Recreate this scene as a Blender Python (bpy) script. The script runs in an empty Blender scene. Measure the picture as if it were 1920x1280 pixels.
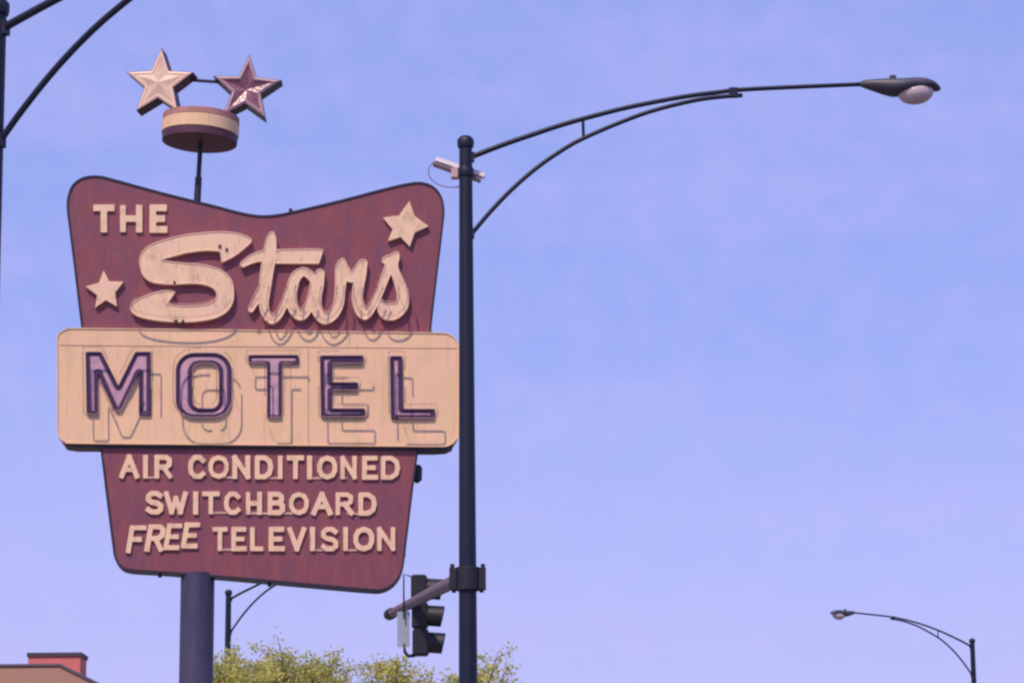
import bpy, bmesh, math, random
import numpy as np
from mathutils import Vector, Matrix, Quaternion

random.seed(7)
scene = bpy.context.scene
R = math.radians

# ------------------------------------------------------------------ camera
FPX, W0, H0 = 5200.0, 1920.0, 1280.0          # focal length in photo pixels
PITCH, ROLL, EYE = R(12.0), R(0.47), 1.6
Fv = Vector((0, math.cos(PITCH), math.sin(PITCH)))
R0 = Vector((1, 0, 0)); U0 = Vector((0, -math.sin(PITCH), math.cos(PITCH)))
Rv = R0 * math.cos(ROLL) - U0 * math.sin(ROLL)
Uv = R0 * math.sin(ROLL) + U0 * math.cos(ROLL)
CAM = Vector((0, 0, EYE))
cd = bpy.data.cameras.new("camera")
cam = bpy.data.objects.new("camera", cd)
scene.collection.objects.link(cam)
cd.sensor_fit = 'HORIZONTAL'; cd.sensor_width = 36.0; cd.lens = FPX / W0 * 36.0
cd.clip_start = 0.1; cd.clip_end = 3000
m = Matrix.Identity(4)
for i in range(3):
    m[i][0] = Rv[i]; m[i][1] = Uv[i]; m[i][2] = -Fv[i]; m[i][3] = CAM[i]
cam.matrix_world = m
scene.camera = cam

# ------------------------------------------------------------------ light
SUN_TRAVEL = Vector((0.095, 0.20, -0.30)).normalized()      # down, away from the camera, a little to the right
to_sun = -SUN_TRAVEL
sun_elev = math.asin(to_sun.z)
sun_az = math.atan2(to_sun.x, to_sun.y)                      # clockwise from +Y
sd = bpy.data.lights.new("sun", 'SUN'); sd.energy = 3.6; sd.angle = R(0.5); sd.color = (1.0, 0.80, 0.66)
sun = bpy.data.objects.new("sun", sd); scene.collection.objects.link(sun)
sun.rotation_euler = SUN_TRAVEL.to_track_quat('-Z', 'Y').to_euler()

world = bpy.data.worlds.new("World"); scene.world = world; world.use_nodes = True
nt = world.node_tree; nt.nodes.clear()
out = nt.nodes.new('ShaderNodeOutputWorld'); bg = nt.nodes.new('ShaderNodeBackground')
sky = nt.nodes.new('ShaderNodeTexSky'); sky.sky_type = 'NISHITA'; sky.sun_disc = False
sky.sun_elevation = sun_elev; sky.sun_rotation = sun_az; sky.altitude = 200; sky.air_density = 1.0
sky.dust_density = 0.6; sky.ozone_density = 1.5
tc = nt.nodes.new('ShaderNodeTexCoord')
SKY_TINT = (0.80, 0.64, 0.98)
tint = nt.nodes.new('ShaderNodeMix'); tint.data_type = 'RGBA'; tint.blend_type = 'MULTIPLY'; tint.inputs['Factor'].default_value = 1.0
tint.inputs['B'].default_value = (*SKY_TINT, 1)
# thin high cloud: broad faint veils plus fine mottling, both in the direction of view
mp = nt.nodes.new('ShaderNodeMapping'); mp.inputs['Scale'].default_value = (5, 5, 34); mp.inputs['Rotation'].default_value = (0, 0.25, 0)
n1 = nt.nodes.new('ShaderNodeTexNoise'); n1.inputs['Scale'].default_value = 1.0; n1.inputs['Detail'].default_value = 4
r1 = nt.nodes.new('ShaderNodeMapRange'); r1.inputs['From Min'].default_value = 0.42; r1.inputs['From Max'].default_value = 0.72; r1.inputs['To Max'].default_value = 0.26
mix1 = nt.nodes.new('ShaderNodeMix'); mix1.data_type = 'RGBA'
n2 = nt.nodes.new('ShaderNodeTexNoise'); n2.inputs['Scale'].default_value = 70; n2.inputs['Detail'].default_value = 3
r2 = nt.nodes.new('ShaderNodeMapRange'); r2.inputs['From Min'].default_value = 0.4; r2.inputs['From Max'].default_value = 0.65; r2.inputs['To Max'].default_value = 0.16
mix2 = nt.nodes.new('ShaderNodeMix'); mix2.data_type = 'RGBA'
CLOUD = (3.85, 3.40, 6.6, 1)
mix1.inputs['B'].default_value = CLOUD; mix2.inputs['B'].default_value = CLOUD
L = nt.links.new
L(tc.outputs['Generated'], mp.inputs['Vector']); L(mp.outputs[0], n1.inputs['Vector']); L(tc.outputs['Generated'], n2.inputs['Vector'])
L(n1.outputs['Fac'], r1.inputs['Value']); L(n2.outputs['Fac'], r2.inputs['Value'])
L(sky.outputs[0], tint.inputs['A'])
haze_mix = nt.nodes.new('ShaderNodeMix'); haze_mix.data_type = 'RGBA'; haze_mix.inputs['Factor'].default_value = 0.68
haze_mix.inputs['B'].default_value = (2.36, 3.05, 6.5, 1)
L(tint.outputs['Result'], haze_mix.inputs['A'])
L(haze_mix.outputs['Result'], mix1.inputs['A']); L(r1.outputs[0], mix1.inputs['Factor'])
L(mix1.outputs['Result'], mix2.inputs['A']); L(r2.outputs[0], mix2.inputs['Factor'])
sx = nt.nodes.new('ShaderNodeSeparateXYZ'); L(tc.outputs['Generated'], sx.inputs[0])
lowr = nt.nodes.new('ShaderNodeMapRange'); lowr.inputs['From Min'].default_value = 0.05; lowr.inputs['From Max'].default_value = 0.21
lowr.inputs['To Min'].default_value = 0.75; lowr.inputs['To Max'].default_value = 0.0
L(sx.outputs['Z'], lowr.inputs['Value'])
mix3 = nt.nodes.new('ShaderNodeMix'); mix3.data_type = 'RGBA'; mix3.inputs['B'].default_value = (3.75, 3.68, 6.4, 1)
L(mix2.outputs['Result'], mix3.inputs['A']); L(lowr.outputs[0], mix3.inputs['Factor'])
L(mix3.outputs['Result'], bg.inputs['Color']); bg.inputs['Strength'].default_value = 0.15
L(bg.outputs[0], out.inputs['Surface'])

vs = scene.view_settings
scene.display_settings.display_device = 'sRGB'
vs.view_transform = 'Standard'; vs.look = 'None'; vs.exposure = 0.0; vs.gamma = 1.0; vs.use_curve_mapping = False
scene.cycles.filter_width = 2.5            # the photograph is soft

# ------------------------------------------------------------------ helpers
COL = scene.collection

def ray(px, py):
    return Fv + Rv * ((px - W0 / 2) / FPX) + Uv * ((H0 / 2 - py) / FPX)

class Frame:
    """A vertical plane standing at a place: local x to the right, y away, z up."""
    def __init__(self, loc, yaw):
        self.loc = Vector(loc); self.yaw = yaw
        self.T = Vector((math.cos(yaw), math.sin(yaw), 0)); self.N = Vector((-math.sin(yaw), math.cos(yaw), 0))
    def p(self, px, py, c=0.0):
        d = ray(px, py)
        t = (self.N.dot(self.loc - CAM) + c) / self.N.dot(d)
        q = CAM + d * t - self.loc
        return (self.T.dot(q), q.z)
    def v(self, px, py, c=0.0):
        x, z = self.p(px, py, c)
        return Vector((x, c, z))

def ground_at(px, dist, py=640.0):
    """where on the ground something seen at column px, dist metres out, stands"""
    d = ray(px, py); t = dist / d.y
    return Vector((d.x * t, dist, 0))

def link(name, bm, mat, parent=None, smooth=False, autosmooth=None):
    me = bpy.data.meshes.new(name)
    bm.normal_update()
    bm.to_mesh(me); bm.free()
    o = bpy.data.objects.new(name, me)
    COL.objects.link(o)
    for mt in (mat if isinstance(mat, (list, tuple)) else [mat]): me.materials.append(mt)
    if smooth:
        for p_ in me.polygons: p_.use_smooth = True
        if autosmooth: me.set_sharp_from_angle(angle=R(autosmooth))
    if parent is not None: o.parent = parent
    return o

def thing(name, label, cat, loc=(0, 0, 0), rz=0.0, group=None):
    o = bpy.data.objects.new(name, None); COL.objects.link(o)
    o.location = loc; o.rotation_euler = (0, 0, rz); o.empty_display_size = 0.3
    o['label'] = label; o['category'] = cat
    if group: o['group'] = group
    return o

def copy_thing(root, loc, rz, label, scale=1.0):
    r = root.copy(); COL.objects.link(r)
    r.location = loc; r.rotation_euler = (0, 0, rz); r.scale = (scale,) * 3; r['label'] = label
    for ch in list(root.children):
        c = ch.copy(); COL.objects.link(c); c.parent = r
        for g in list(ch.children):
            d = g.copy(); COL.objects.link(d); d.parent = c
    return r

def box(bm, x0, x1, y0, y1, z0, z1, mi=0):
    vs_ = [bm.verts.new((x, y, z)) for z in (z0, z1) for y in (y0, y1) for x in (x0, x1)]
    for f in ((0, 2, 3, 1), (4, 5, 7, 6), (0, 1, 5, 4), (2, 6, 7, 3), (0, 4, 6, 2), (1, 3, 7, 5)):
        bm.faces.new([vs_[i] for i in f]).material_index = mi

def tube(bm, pts, rad, n=12, closed=False, caps=True):
    pts = [Vector(p) for p in pts]; N = len(pts)
    rads = rad if isinstance(rad, (list, tuple)) else [rad] * N
    tang = []
    for i in range(N):
        a = pts[(i - 1) % N] if (closed or i > 0) else pts[i]
        b = pts[(i + 1) % N] if (closed or i < N - 1) else pts[i]
        t = b - a
        tang.append(t.normalized() if t.length > 1e-9 else Vector((0, 0, 1)))
    ref = Vector((0, 1, 0)) if abs(tang[0].y) < 0.9 else Vector((1, 0, 0))
    u = (ref - tang[0] * ref.dot(tang[0])).normalized()
    rings = []
    for i in range(N):
        if i: u = tang[i - 1].rotation_difference(tang[i]) @ u
        u = (u - tang[i] * u.dot(tang[i])).normalized()
        w = tang[i].cross(u)
        rings.append([bm.verts.new(pts[i] + (u * math.cos(2 * math.pi * k / n) + w * math.sin(2 * math.pi * k / n)) * rads[i]) for k in range(n)])
    for i in range(N if closed else N - 1):
        a, b = rings[i], rings[(i + 1) % N]
        for k in range(n): bm.faces.new((a[k], a[(k + 1) % n], b[(k + 1) % n], b[k]))
    if caps and not closed:
        bm.faces.new(rings[0][::-1]); bm.faces.new(rings[-1])

def lathe(bm, prof, n=32, center=(0, 0, 0), mat=None):
    """prof: (radius, z) pairs from bottom to top"""
    rings = []
    for r_, z in prof:
        ring = []
        for k in range(n):
            p = Vector((r_ * math.cos(2 * math.pi * k / n), r_ * math.sin(2 * math.pi * k / n), z))
            if mat: p = mat @ p
            ring.append(bm.verts.new(p + Vector(center)))
        rings.append(ring)
    for a, b in zip(rings, rings[1:]):
        for k in range(n): bm.faces.new((a[k], a[(k + 1) % n], b[(k + 1) % n], b[k]))
    bm.faces.new(rings[0][::-1]); bm.faces.new(rings[-1])

def smooth_line(pts, sub=6, closed=False):
    """Catmull-Rom through the points"""
    pts = [np.array(p, float) for p in pts]; n = len(pts); o = []
    for i in range(n if closed else n - 1):
        p0 = pts[(i - 1) % n] if (closed or i > 0) else pts[i]
        p1 = pts[i]; p2 = pts[(i + 1) % n]
        p3 = pts[(i + 2) % n] if (closed or i + 2 < n) else p2
        for k in range(sub):
            t = k / sub
            o.append(0.5 * ((2 * p1) + (-p0 + p2) * t + (2 * p0 - 5 * p1 + 4 * p2 - p3) * t * t + (-p0 + 3 * p1 - 3 * p2 + p3) * t ** 3))
    if not closed: o.append(pts[-1])
    return o

def slab(bm, poly, y0, y1):
    """poly: (x, z) outline; a plate with its front at y0 and back at y1"""
    a = [bm.verts.new((x, y0, z)) for x, z in poly]; b = [bm.verts.new((x, y1, z)) for x, z in poly]
    area = sum(p[0] * q[1] - q[0] * p[1] for p, q in zip(poly, poly[1:] + poly[:1]))
    n = len(poly)
    f1 = bm.faces.new(a if area > 0 else a[::-1]); f2 = bm.faces.new(b[::-1] if area > 0 else b)
    for i in range(n):
        q = (a[i], b[i], b[(i + 1) % n], a[(i + 1) % n])
        bm.faces.new(q if area > 0 else q[::-1])
    f1.normal_update(); f2.normal_update()
    bmesh.ops.triangulate(bm, faces=[f1, f2])

# ---- letter shapes: a distance field over photo-scaled units, cut out by marching squares
def sd_stroke(X, Y, pts):
    """pts: (x, y, halfwidth)"""
    D = np.full(X.shape, 1e9)
    pts = list(pts)
    if len(pts) == 1: pts = pts * 2
    for (ax, ay, ar), (bx, by, br) in zip(pts, pts[1:]):
        vx, vy = bx - ax, by - ay; l2 = vx * vx + vy * vy + 1e-9
        t = np.clip(((X - ax) * vx + (Y - ay) * vy) / l2, 0, 1)
        D = np.minimum(D, np.hypot(X - ax - t * vx, Y - ay - t * vy) - (ar + (br - ar) * t))
    return D

def sd_poly(X, Y, poly):
    D = np.full(X.shape, 1e9); S = np.zeros(X.shape, bool)
    n = len(poly)
    for i in range(n):
        ax, ay = poly[i]; bx, by = poly[(i + 1) % n]
        vx, vy = bx - ax, by - ay
        t = np.clip(((X - ax) * vx + (Y - ay) * vy) / (vx * vx + vy * vy + 1e-9), 0, 1)
        D = np.minimum(D, np.hypot(X - ax - t * vx, Y - ay - t * vy))
        c = ((ay > Y) != (by > Y)) & (X < (bx - ax) * (Y - ay) / ((by - ay) if by != ay else 1e-9) + ax)
        S ^= c
    return np.where(S, -D, D)

def march(func, bbox, cell, level=0.0):
    """-> verts (x, y), faces, boundary loops (lists of vertex indices)"""
    x0, y0, x1, y1 = bbox
    xs = np.arange(x0, x1 + cell, cell); ys = np.arange(y0, y1 + cell, cell)
    X, Y = np.meshgrid(xs, ys)
    D = func(X, Y) - level
    D[np.abs(D) < 1e-4] = -1e-4
    verts, faces, idx = [], [], {}
    def vid(key, p):
        if key not in idx: idx[key] = len(verts); verts.append(p)
        return idx[key]
    edges = {}
    for j in range(len(ys) - 1):
        for i in range(len(xs) - 1):
            cs = ((i, j), (i + 1, j), (i + 1, j + 1), (i, j + 1))
            d = [D[b, a] for a, b in cs]
            if all(q > 0 for q in d): continue
            poly = []
            for k in range(4):
                a, b = cs[k], cs[(k + 1) % 4]; da, db = d[k], d[(k + 1) % 4]
                if da <= 0: poly.append((vid(('c',) + a, (xs[a[0]], ys[a[1]])), 0))
                if (da <= 0) != (db <= 0):
                    key = ('e',) + (a + b if a < b else b + a)
                    t = da / (da - db)
                    poly.append((vid(key, (xs[a[0]] + t * (xs[b[0]] - xs[a[0]]), ys[a[1]] + t * (ys[b[1]] - ys[a[1]]))), 1 if da <= 0 else 2))
            if len(poly) < 3: continue
            faces.append([q[0] for q in poly])
            for k in range(len(poly)):
                if poly[k][1] == 1 and poly[(k + 1) % len(poly)][1] == 2: edges[poly[k][0]] = poly[(k + 1) % len(poly)][0]
    loops, seen = [], set()
    for s in list(edges):
        if s in seen: continue
        lp = []; c = s
        while c in edges and c not in seen:
            seen.add(c); lp.append(c); c = edges[c]
        if len(lp) > 5: loops.append(lp)
    return verts, faces, loops

def letter_mesh(fr, func, bbox, cell, c_front, c_back, level=0.0, rim=None):
    """plate cut to the letter shape: front at local y c_front, back at c_back"""
    V, Fc, lo = march(func, bbox, cell, level)
    bm = bmesh.new()
    P = [fr.p(x, y, c_back) for x, y in V]
    f_ = [bm.verts.new((x, c_front, z)) for x, z in P]
    for f in Fc: bm.faces.new([f_[i] for i in f])
    for lp in lo:
        b_ = [bm.verts.new((P[i][0], c_back, P[i][1])) for i in lp]
        n = len(lp)
        for k in range(n): bm.faces.new((f_[lp[k]], b_[k], b_[(k + 1) % n], f_[lp[(k + 1) % n]]))
    bmesh.ops.recalc_face_normals(bm, faces=bm.faces)
    return bm

def loops_local(fr, func, bbox, cell, c, level):
    V, _, lo = march(func, bbox, cell, level)
    res = []
    for lp in lo:
        P = np.array([fr.p(*V[i], c) for i in lp])
        P = (np.roll(P, 1, 0) + 2 * P + np.roll(P, -1, 0)) / 4
        res.append(P[::2] if len(P) > 30 else P)
    return res

# ---- materials
def mat(name, base, rough=0.6, metal=0.0, var=0.0, var_col=None, scale=4.0, stretch=(1, 1, 1), detail=6, bump=0.0, bump_scale=40,
        spec=0.5, lo=0.35, hi=0.7, extra=None):
    mt = bpy.data.materials.new(name); mt.use_nodes = True
    t = mt.node_tree; b = t.nodes['Principled BSDF']
    b.inputs['Base Color'].default_value = (*base, 1); b.inputs['Roughness'].default_value = rough
    b.inputs['Metallic'].default_value = metal; b.inputs['Specular IOR Level'].default_value = spec
    co = t.nodes.new('ShaderNodeTexCoord'); last = None
    def layer(col, fac, sc, st, l_, h_, det, prev):
        mp_ = t.nodes.new('ShaderNodeMapping'); mp_.inputs['Scale'].default_value = st
        n_ = t.nodes.new('ShaderNodeTexNoise'); n_.inputs['Scale'].default_value = sc; n_.inputs['Detail'].default_value = det; n_.inputs['Roughness'].default_value = 0.62
        rg = t.nodes.new('ShaderNodeMapRange'); rg.inputs['From Min'].default_value = l_; rg.inputs['From Max'].default_value = h_; rg.inputs['To Max'].default_value = fac
        mx = t.nodes.new('ShaderNodeMix'); mx.data_type = 'RGBA'
        t.links.new(co.outputs['Object'], mp_.inputs['Vector']); t.links.new(mp_.outputs[0], n_.inputs['Vector'])
        t.links.new(n_.outputs['Fac'], rg.inputs['Value']); t.links.new(rg.outputs[0], mx.inputs['Factor'])
        if prev is None: mx.inputs['A'].default_value = (*base, 1)
        else: t.links.new(prev, mx.inputs['A'])
        mx.inputs['B'].default_value = (*col, 1)
        return mx.outputs['Result']
    if var > 0: last = layer(var_col or tuple(c * 0.5 for c in base), var, scale, stretch, lo, hi, detail, last)
    for e in (extra or []): last = layer(e[0], e[1], e[2], e[3], e[4], e[5], 6, last)
    if last is not None: t.links.new(last, b.inputs['Base Color'])
    if bump > 0:
        n_ = t.nodes.new('ShaderNodeTexNoise'); n_.inputs['Scale'].default_value = bump_scale; n_.inputs['Detail'].default_value = 4
        bp = t.nodes.new('ShaderNodeBump'); bp.inputs['Strength'].default_value = bump; bp.inputs['Distance'].default_value = 0.02
        t.links.new(co.outputs['Object'], n_.inputs['Vector']); t.links.new(n_.outputs['Fac'], bp.inputs['Height']); t.links.new(bp.outputs[0], b.inputs['Normal'])
    return mt

MAROON = mat('weathered_maroon_paint', (0.245, 0.060, 0.074), 0.6, var=0.8, var_col=(0.15, 0.055, 0.105), scale=2.2, stretch=(1.6, 1, 0.7), bump=0.15, bump_scale=14,
             extra=[((0.28, 0.085, 0.085), 0.6, 4.0, (2.0, 1, 0.5), 0.48, 0.72), ((0.09, 0.04, 0.07), 0.6, 7.0, (3.0, 1, 0.5), 0.54, 0.76)])
CREAM = mat('aged_cream_paint', (0.80, 0.555, 0.30), 0.6, var=0.9, var_col=(0.84, 0.52, 0.36), scale=2.2, stretch=(1, 1, 1), bump=0.12, bump_scale=9,
            extra=[((0.68, 0.49, 0.26), 0.8, 2.0, (2.0, 1, 0.8), 0.5, 0.7), ((0.46, 0.24, 0.14), 0.6, 7.0, (5.0, 1, 0.22), 0.58, 0.76)])
CREAM_L = mat('cream_letter_enamel', (0.85, 0.615, 0.36), 0.5, var=0.9, var_col=(0.85, 0.54, 0.40), scale=5, bump=0.1, bump_scale=20,
              extra=[((0.60, 0.42, 0.26), 0.8, 4.0, (1.5, 1, 0.9), 0.52, 0.7), ((0.42, 0.26, 0.19), 0.75, 8.0, (2.5, 1, 0.9), 0.56, 0.74)])
CREAM_RIM = mat('pale_letter_rim', (0.86, 0.60, 0.45), 0.5, var=0.4, scale=12, var_col=(0.6, 0.38, 0.3))
TRIM = mat('dark_edge_trim', (0.012, 0.012, 0.03), 0.5, var=0.5, var_col=(0.035, 0.02, 0.035), scale=6)
PURPLE = mat('purple_channel_enamel', (0.065, 0.020, 0.075), 0.5, var=0.6, var_col=(0.05, 0.03, 0.09), scale=10)
MAUVE = mat('faded_mauve_enamel', (0.60, 0.34, 0.40), 0.5, var=0.8, var_col=(0.32, 0.22, 0.30), scale=9)
GLASS = mat('unlit_clear_tube_glass', (0.97, 0.92, 0.90), 0.12)
GLASS.node_tree.nodes['Principled BSDF'].inputs['Transmission Weight'].default_value = 1.0
GLASS.node_tree.nodes['Principled BSDF'].inputs['IOR'].default_value = 1.25
SEAM = mat('sheet_seam', (0.42, 0.26, 0.18), 0.7, var=0.6, var_col=(0.62, 0.42, 0.30), scale=8)
POSTM = mat('blue_grey_post_paint', (0.032, 0.036, 0.080), 0.55, var=0.8, var_col=(0.085, 0.068, 0.125), scale=3, stretch=(2, 2, 0.4), bump=0.1, bump_scale=10)
DRUMM = mat('dark_maroon_drum_paint', (0.10, 0.032, 0.055), 0.6, var=0.7, var_col=(0.06, 0.025, 0.05), scale=5)
RAIL = mat('pinkish_grey_rail', (0.72, 0.48, 0.36), 0.5, var=0.9, var_col=(0.40, 0.22, 0.22), scale=12)
DARKM = mat('dark_green_black_pole_paint', (0.003, 0.009, 0.030), 0.5, var=0.4, var_col=(0.016, 0.013, 0.026), spec=0.4, scale=5, stretch=(2, 2, 0.5))
HEADM = mat('weathered_grey_lamp_housing', (0.07, 0.065, 0.085), 0.5, var=0.7, var_col=(0.02, 0.03, 0.045), scale=9)
LENS = mat('milky_lamp_lens', (0.62, 0.50, 0.50), 0.3, var=0.5, var_col=(0.42, 0.34, 0.37), scale=8)
SIGM = mat('dark_signal_paint', (0.008, 0.010, 0.016), 0.5, var=0.5, var_col=(0.022, 0.016, 0.022), scale=8)
STEEL = mat('dull_galvanised_steel', (0.19, 0.15, 0.18), 0.45, metal=0.2, var=0.6, var_col=(0.10, 0.085, 0.11), scale=8)
PALE = mat('pale_plate', (0.34, 0.42, 0.50), 0.5, var=0.4, var_col=(0.26, 0.32, 0.42), scale=6)
WHITE = mat('white_enclosure_paint', (0.86, 0.80, 0.82), 0.45, var=0.3, var_col=(0.6, 0.55, 0.58), scale=8)
PINKBOX = mat('pinkish_case', (0.62, 0.42, 0.42), 0.5, var=0.3, scale=9)
CABLE = mat('grey_cable', (0.20, 0.19, 0.26), 0.6)
STARC = mat('cream_star_enamel', (0.80, 0.60, 0.40), 0.4, var=0.9, var_col=(0.55, 0.38, 0.30), scale=6, bump=0.1, bump_scale=15)
STARM = mat('worn_mauve_star_enamel', (0.19, 0.065, 0.10), 0.27, var=0.9, var_col=(0.30, 0.15, 0.19), scale=7, spec=0.5, bump=0.5, bump_scale=16)
STARR = mat('star_edge_metal', (0.05, 0.035, 0.06), 0.5, var=0.4, scale=8)
REDRIM = mat('faded_red_band', (0.46, 0.22, 0.18), 0.6, var=0.7, scale=6)
GREYP = mat('star_outline_rim', (0.58, 0.40, 0.42), 0.4, var=0.6, scale=9)

# ------------------------------------------------------------------ ground, street
def sheet(name, pts, z, mt):
    bm = bmesh.new(); bm.faces.new([bm.verts.new((x, y, z)) for x, y in pts])
    o = link(name, bm, mt); o['kind'] = 'structure'; return o
GROUND = mat('gravelly_ground', (0.21, 0.19, 0.165), 0.95, var=0.7, var_col=(0.12, 0.115, 0.09), scale=0.5, bump=0.4, bump_scale=12)
ASPH = mat('worn_asphalt', (0.055, 0.053, 0.055), 0.9, var=0.6, var_col=(0.085, 0.08, 0.08), scale=0.8, bump=0.4, bump_scale=60)
CONC = mat('pavement_concrete', (0.33, 0.30, 0.27), 0.85, var=0.6, var_col=(0.22, 0.20, 0.18), scale=1.5, bump=0.2, bump_scale=30)
ROADW = mat('road_paint', (0.62, 0.50, 0.20), 0.7, var=0.5, scale=6)
DIR = Vector((-0.162, 0.987, 0)).normalized(); NRM = Vector((DIR.y, -DIR.x, 0))
def st(a, s): q = NRM * a + DIR * s; return (q.x, q.y)
def strip(name, a0, a1, s0, s1, z, mt): return sheet(name, [st(a0, s0), st(a1, s0), st(a1, s1), st(a0, s1)], z, mt)
sheet('ground', [(-900, -300), (900, -300), (900, 1500), (-900, 1500)], 0.0, GROUND)
strip('road', 4.72, 24.5, -120, 500, 0.004, ASPH)
for nm, a0, a1 in (('pavement', 0.4, 4.6), ('pavement', 24.62, 28.5)):
    bm = bmesh.new()
    lo_ = [bm.verts.new((*st(a, s), 0.0)) for a, s in ((a0, -120), (a1, -120), (a1, 500), (a0, 500))]
    hi_ = [bm.verts.new((*st(a, s), 0.12)) for a, s in ((a0, -120), (a1, -120), (a1, 500), (a0, 500))]
    bm.faces.new(hi_)
    for i in range(4): bm.faces.new((lo_[i], lo_[(i + 1) % 4], hi_[(i + 1) % 4], hi_[i]))
    o = link(nm, bm, CONC); o['kind'] = 'structure'
for a0, a1 in ((4.6, 4.72), (24.5, 24.62)):
    bm = bmesh.new()
    lo_ = [bm.verts.new((*st(a, s), 0.0)) for a, s in ((a0, -120), (a1, -120), (a1, 500), (a0, 500))]
    hi_ = [bm.verts.new((*st(a, s), 0.125)) for a, s in ((a0, -120), (a1, -120), (a1, 500), (a0, 500))]
    bm.faces.new(hi_)
    for i in range(4): bm.faces.new((lo_[i], lo_[(i + 1) % 4], hi_[(i + 1) % 4], hi_[i]))
    o = link('kerb', bm, CONC); o['kind'] = 'structure'
strip('road_marking', 14.4, 14.55, -120, 500, 0.009, ROADW)
strip('road_marking', 14.75, 14.9, -120, 500, 0.009, ROADW)

# ------------------------------------------------------------------ the motel sign
SIGN_D = 35.0
sb = ground_at(371, SIGN_D)
SY = R(4.6)
SF = Frame(sb, SY)
sign = thing('motel_sign', 'tall maroon and cream motel sign with script lettering, channel letters and two stars on top', 'motel sign', sb, SY)

def outline(pts, c, sub=5):
    return [tuple(SF.p(x, y, c)) for x, y in smooth_line(pts, sub, True)]
def dup(a, b, k=3):      # straight run between two points, kept straight by extra points
    return [(a[0] + (b[0] - a[0]) * t, a[1] + (b[1] - a[1]) * t) for t in [0.03, 0.5, 0.97]]

UP_C, BOX_C = 0.0, -0.06
up_px = [(157, 660), (156, 622), (153, 600), (141, 500), (131, 420), (128, 395), (128.5, 372), (137, 349), (156, 335), (184, 332), (212, 338),
         (300, 362), (400, 387), (450, 400), (487, 406), (522, 404), (560, 396), (640, 377), (720, 356), (765, 346), (790, 344), (812, 352), (826, 370),
         (831, 395), (828, 430), (819, 505), (808, 600), (806, 622), (804, 660)]
lo_px = [(190, 800), (190, 838), (193, 860), (204, 950), (213, 1020), (217, 1044), (226, 1059), (243, 1067), (300, 1071), (340, 1074), (430, 1081), (520, 1089),
         (620, 1098), (690, 1104), (715, 1104), (735, 1095), (749, 1078), (755, 1056), (762, 1000), (773, 910), (781, 852), (783, 838), (784, 800)]
bx_px = [(108, 700), (107, 640), (112, 624), (126, 616.5), (145, 615.5), (300, 617), (480, 619), (700, 622.5), (822, 624), (842, 627), (855, 637), (861, 656),
         (862, 730), (861, 806), (855, 824), (840, 835.5), (815, 837), (700, 836), (480, 834), (300, 832.5), (140, 831), (122, 828), (111, 818), (108, 800)]

def panel(name, px, c0, c1, face_mat, trim=0.03):
    poly = outline(px, c0)
    bm = bmesh.new(); slab(bm, poly, c0, c1)
    body = link(name, bm, face_mat, sign)
    # the edge strip that wraps round the panel
    P = np.array(poly)
    area = sum(p[0] * q[1] - q[0] * p[1] for p, q in zip(poly, poly[1:] + poly[:1]))
    t = np.roll(P, -1, 0) - np.roll(P, 1, 0); t /= (np.linalg.norm(t, axis=1)[:, None] + 1e-9)
    nrm = np.stack([t[:, 1], -t[:, 0]], 1) * (1 if area > 0 else -1)
    bm = bmesh.new(); rings = []
    for off, y in ((0.003, c0 + 0.004), (0.003 , c0 - 0.012), (trim, c0 - 0.012), (trim, c1 + 0.012), (0.003, c1 + 0.012), (0.003, c1 - 0.004)):
        Q = P + nrm * (off - 0.012 if off < 0.01 else off - 0.012)
        rings.append([bm.verts.new((x, y, z)) for x, z in Q])
    for a, b in zip(rings, rings[1:]):
        n = len(a)
        for k in range(n): bm.faces.new((a[k], a[(k + 1) % n], b[(k + 1) % n], b[k]))
    bmesh.ops.recalc_face_normals(bm, faces=bm.faces)
    return body, bm

upper, tb = panel('upper_panel', up_px, UP_C, 0.30, MAROON); link('edge_trim', tb, TRIM, upper)
lower, tb = panel('lower_panel', lo_px, UP_C, 0.30, MAROON); link('edge_trim', tb, TRIM, lower)
mbox, tb = panel('letter_box', bx_px, BOX_C, 0.36, CREAM, 0.016); link('edge_trim', tb, CREAM, mbox)
# dark folded bottom pan of the letter box
poly = [SF.p(x, y, BOX_C) for x, y in [(118, 829), (142, 833), (480, 836), (815, 839), (838, 837.5), (850, 831), (850, 836), (838, 841.5), (815, 843), (480, 840), (142, 837), (122, 834)]]
bm = bmesh.new(); slab(bm, poly, BOX_C + 0.03, 0.33); link('bottom_pan', bm, TRIM, mbox)

# seams in the sheet metal of the box
bm = bmesh.new()
def seam(bm, a, b, w=0.011, c=BOX_C):
    (x0, z0), (x1, z1) = SF.p(*a, c), SF.p(*b, c)
    d = Vector((x1 - x0, 0, z1 - z0)).normalized(); n = Vector((-d.z, 0, d.x)) * w / 2
    q = [Vector((x0, 0, z0)) - n, Vector((x1, 0, z1)) - n, Vector((x1, 0, z1)) + n, Vector((x0, 0, z0)) + n]
    slab(bm, [(v.x, v.z) for v in q], c - 0.004, c + 0.01)
seam(bm, (112, 647), (857, 653)); seam(bm, (578, 655), (578, 834)); seam(bm, (655, 626), (655, 648)); seam(bm, (545, 657), (545, 834), 0.006)
link('sheet_seam', bm, SEAM, mbox)

def rr_poly(x0, y0, x1, y1, r, n=8):
    o = []
    for cx, cy, a0 in ((x1 - r, y0 + r, -90), (x1 - r, y1 - r, 0), (x0 + r, y1 - r, 90), (x0 + r, y0 + r, 180)):
        for k in range(n + 1):
            a = R(a0 + 90 * k / n); o.append((cx + r * math.cos(a), cy + r * math.sin(a)))
    return o

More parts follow.
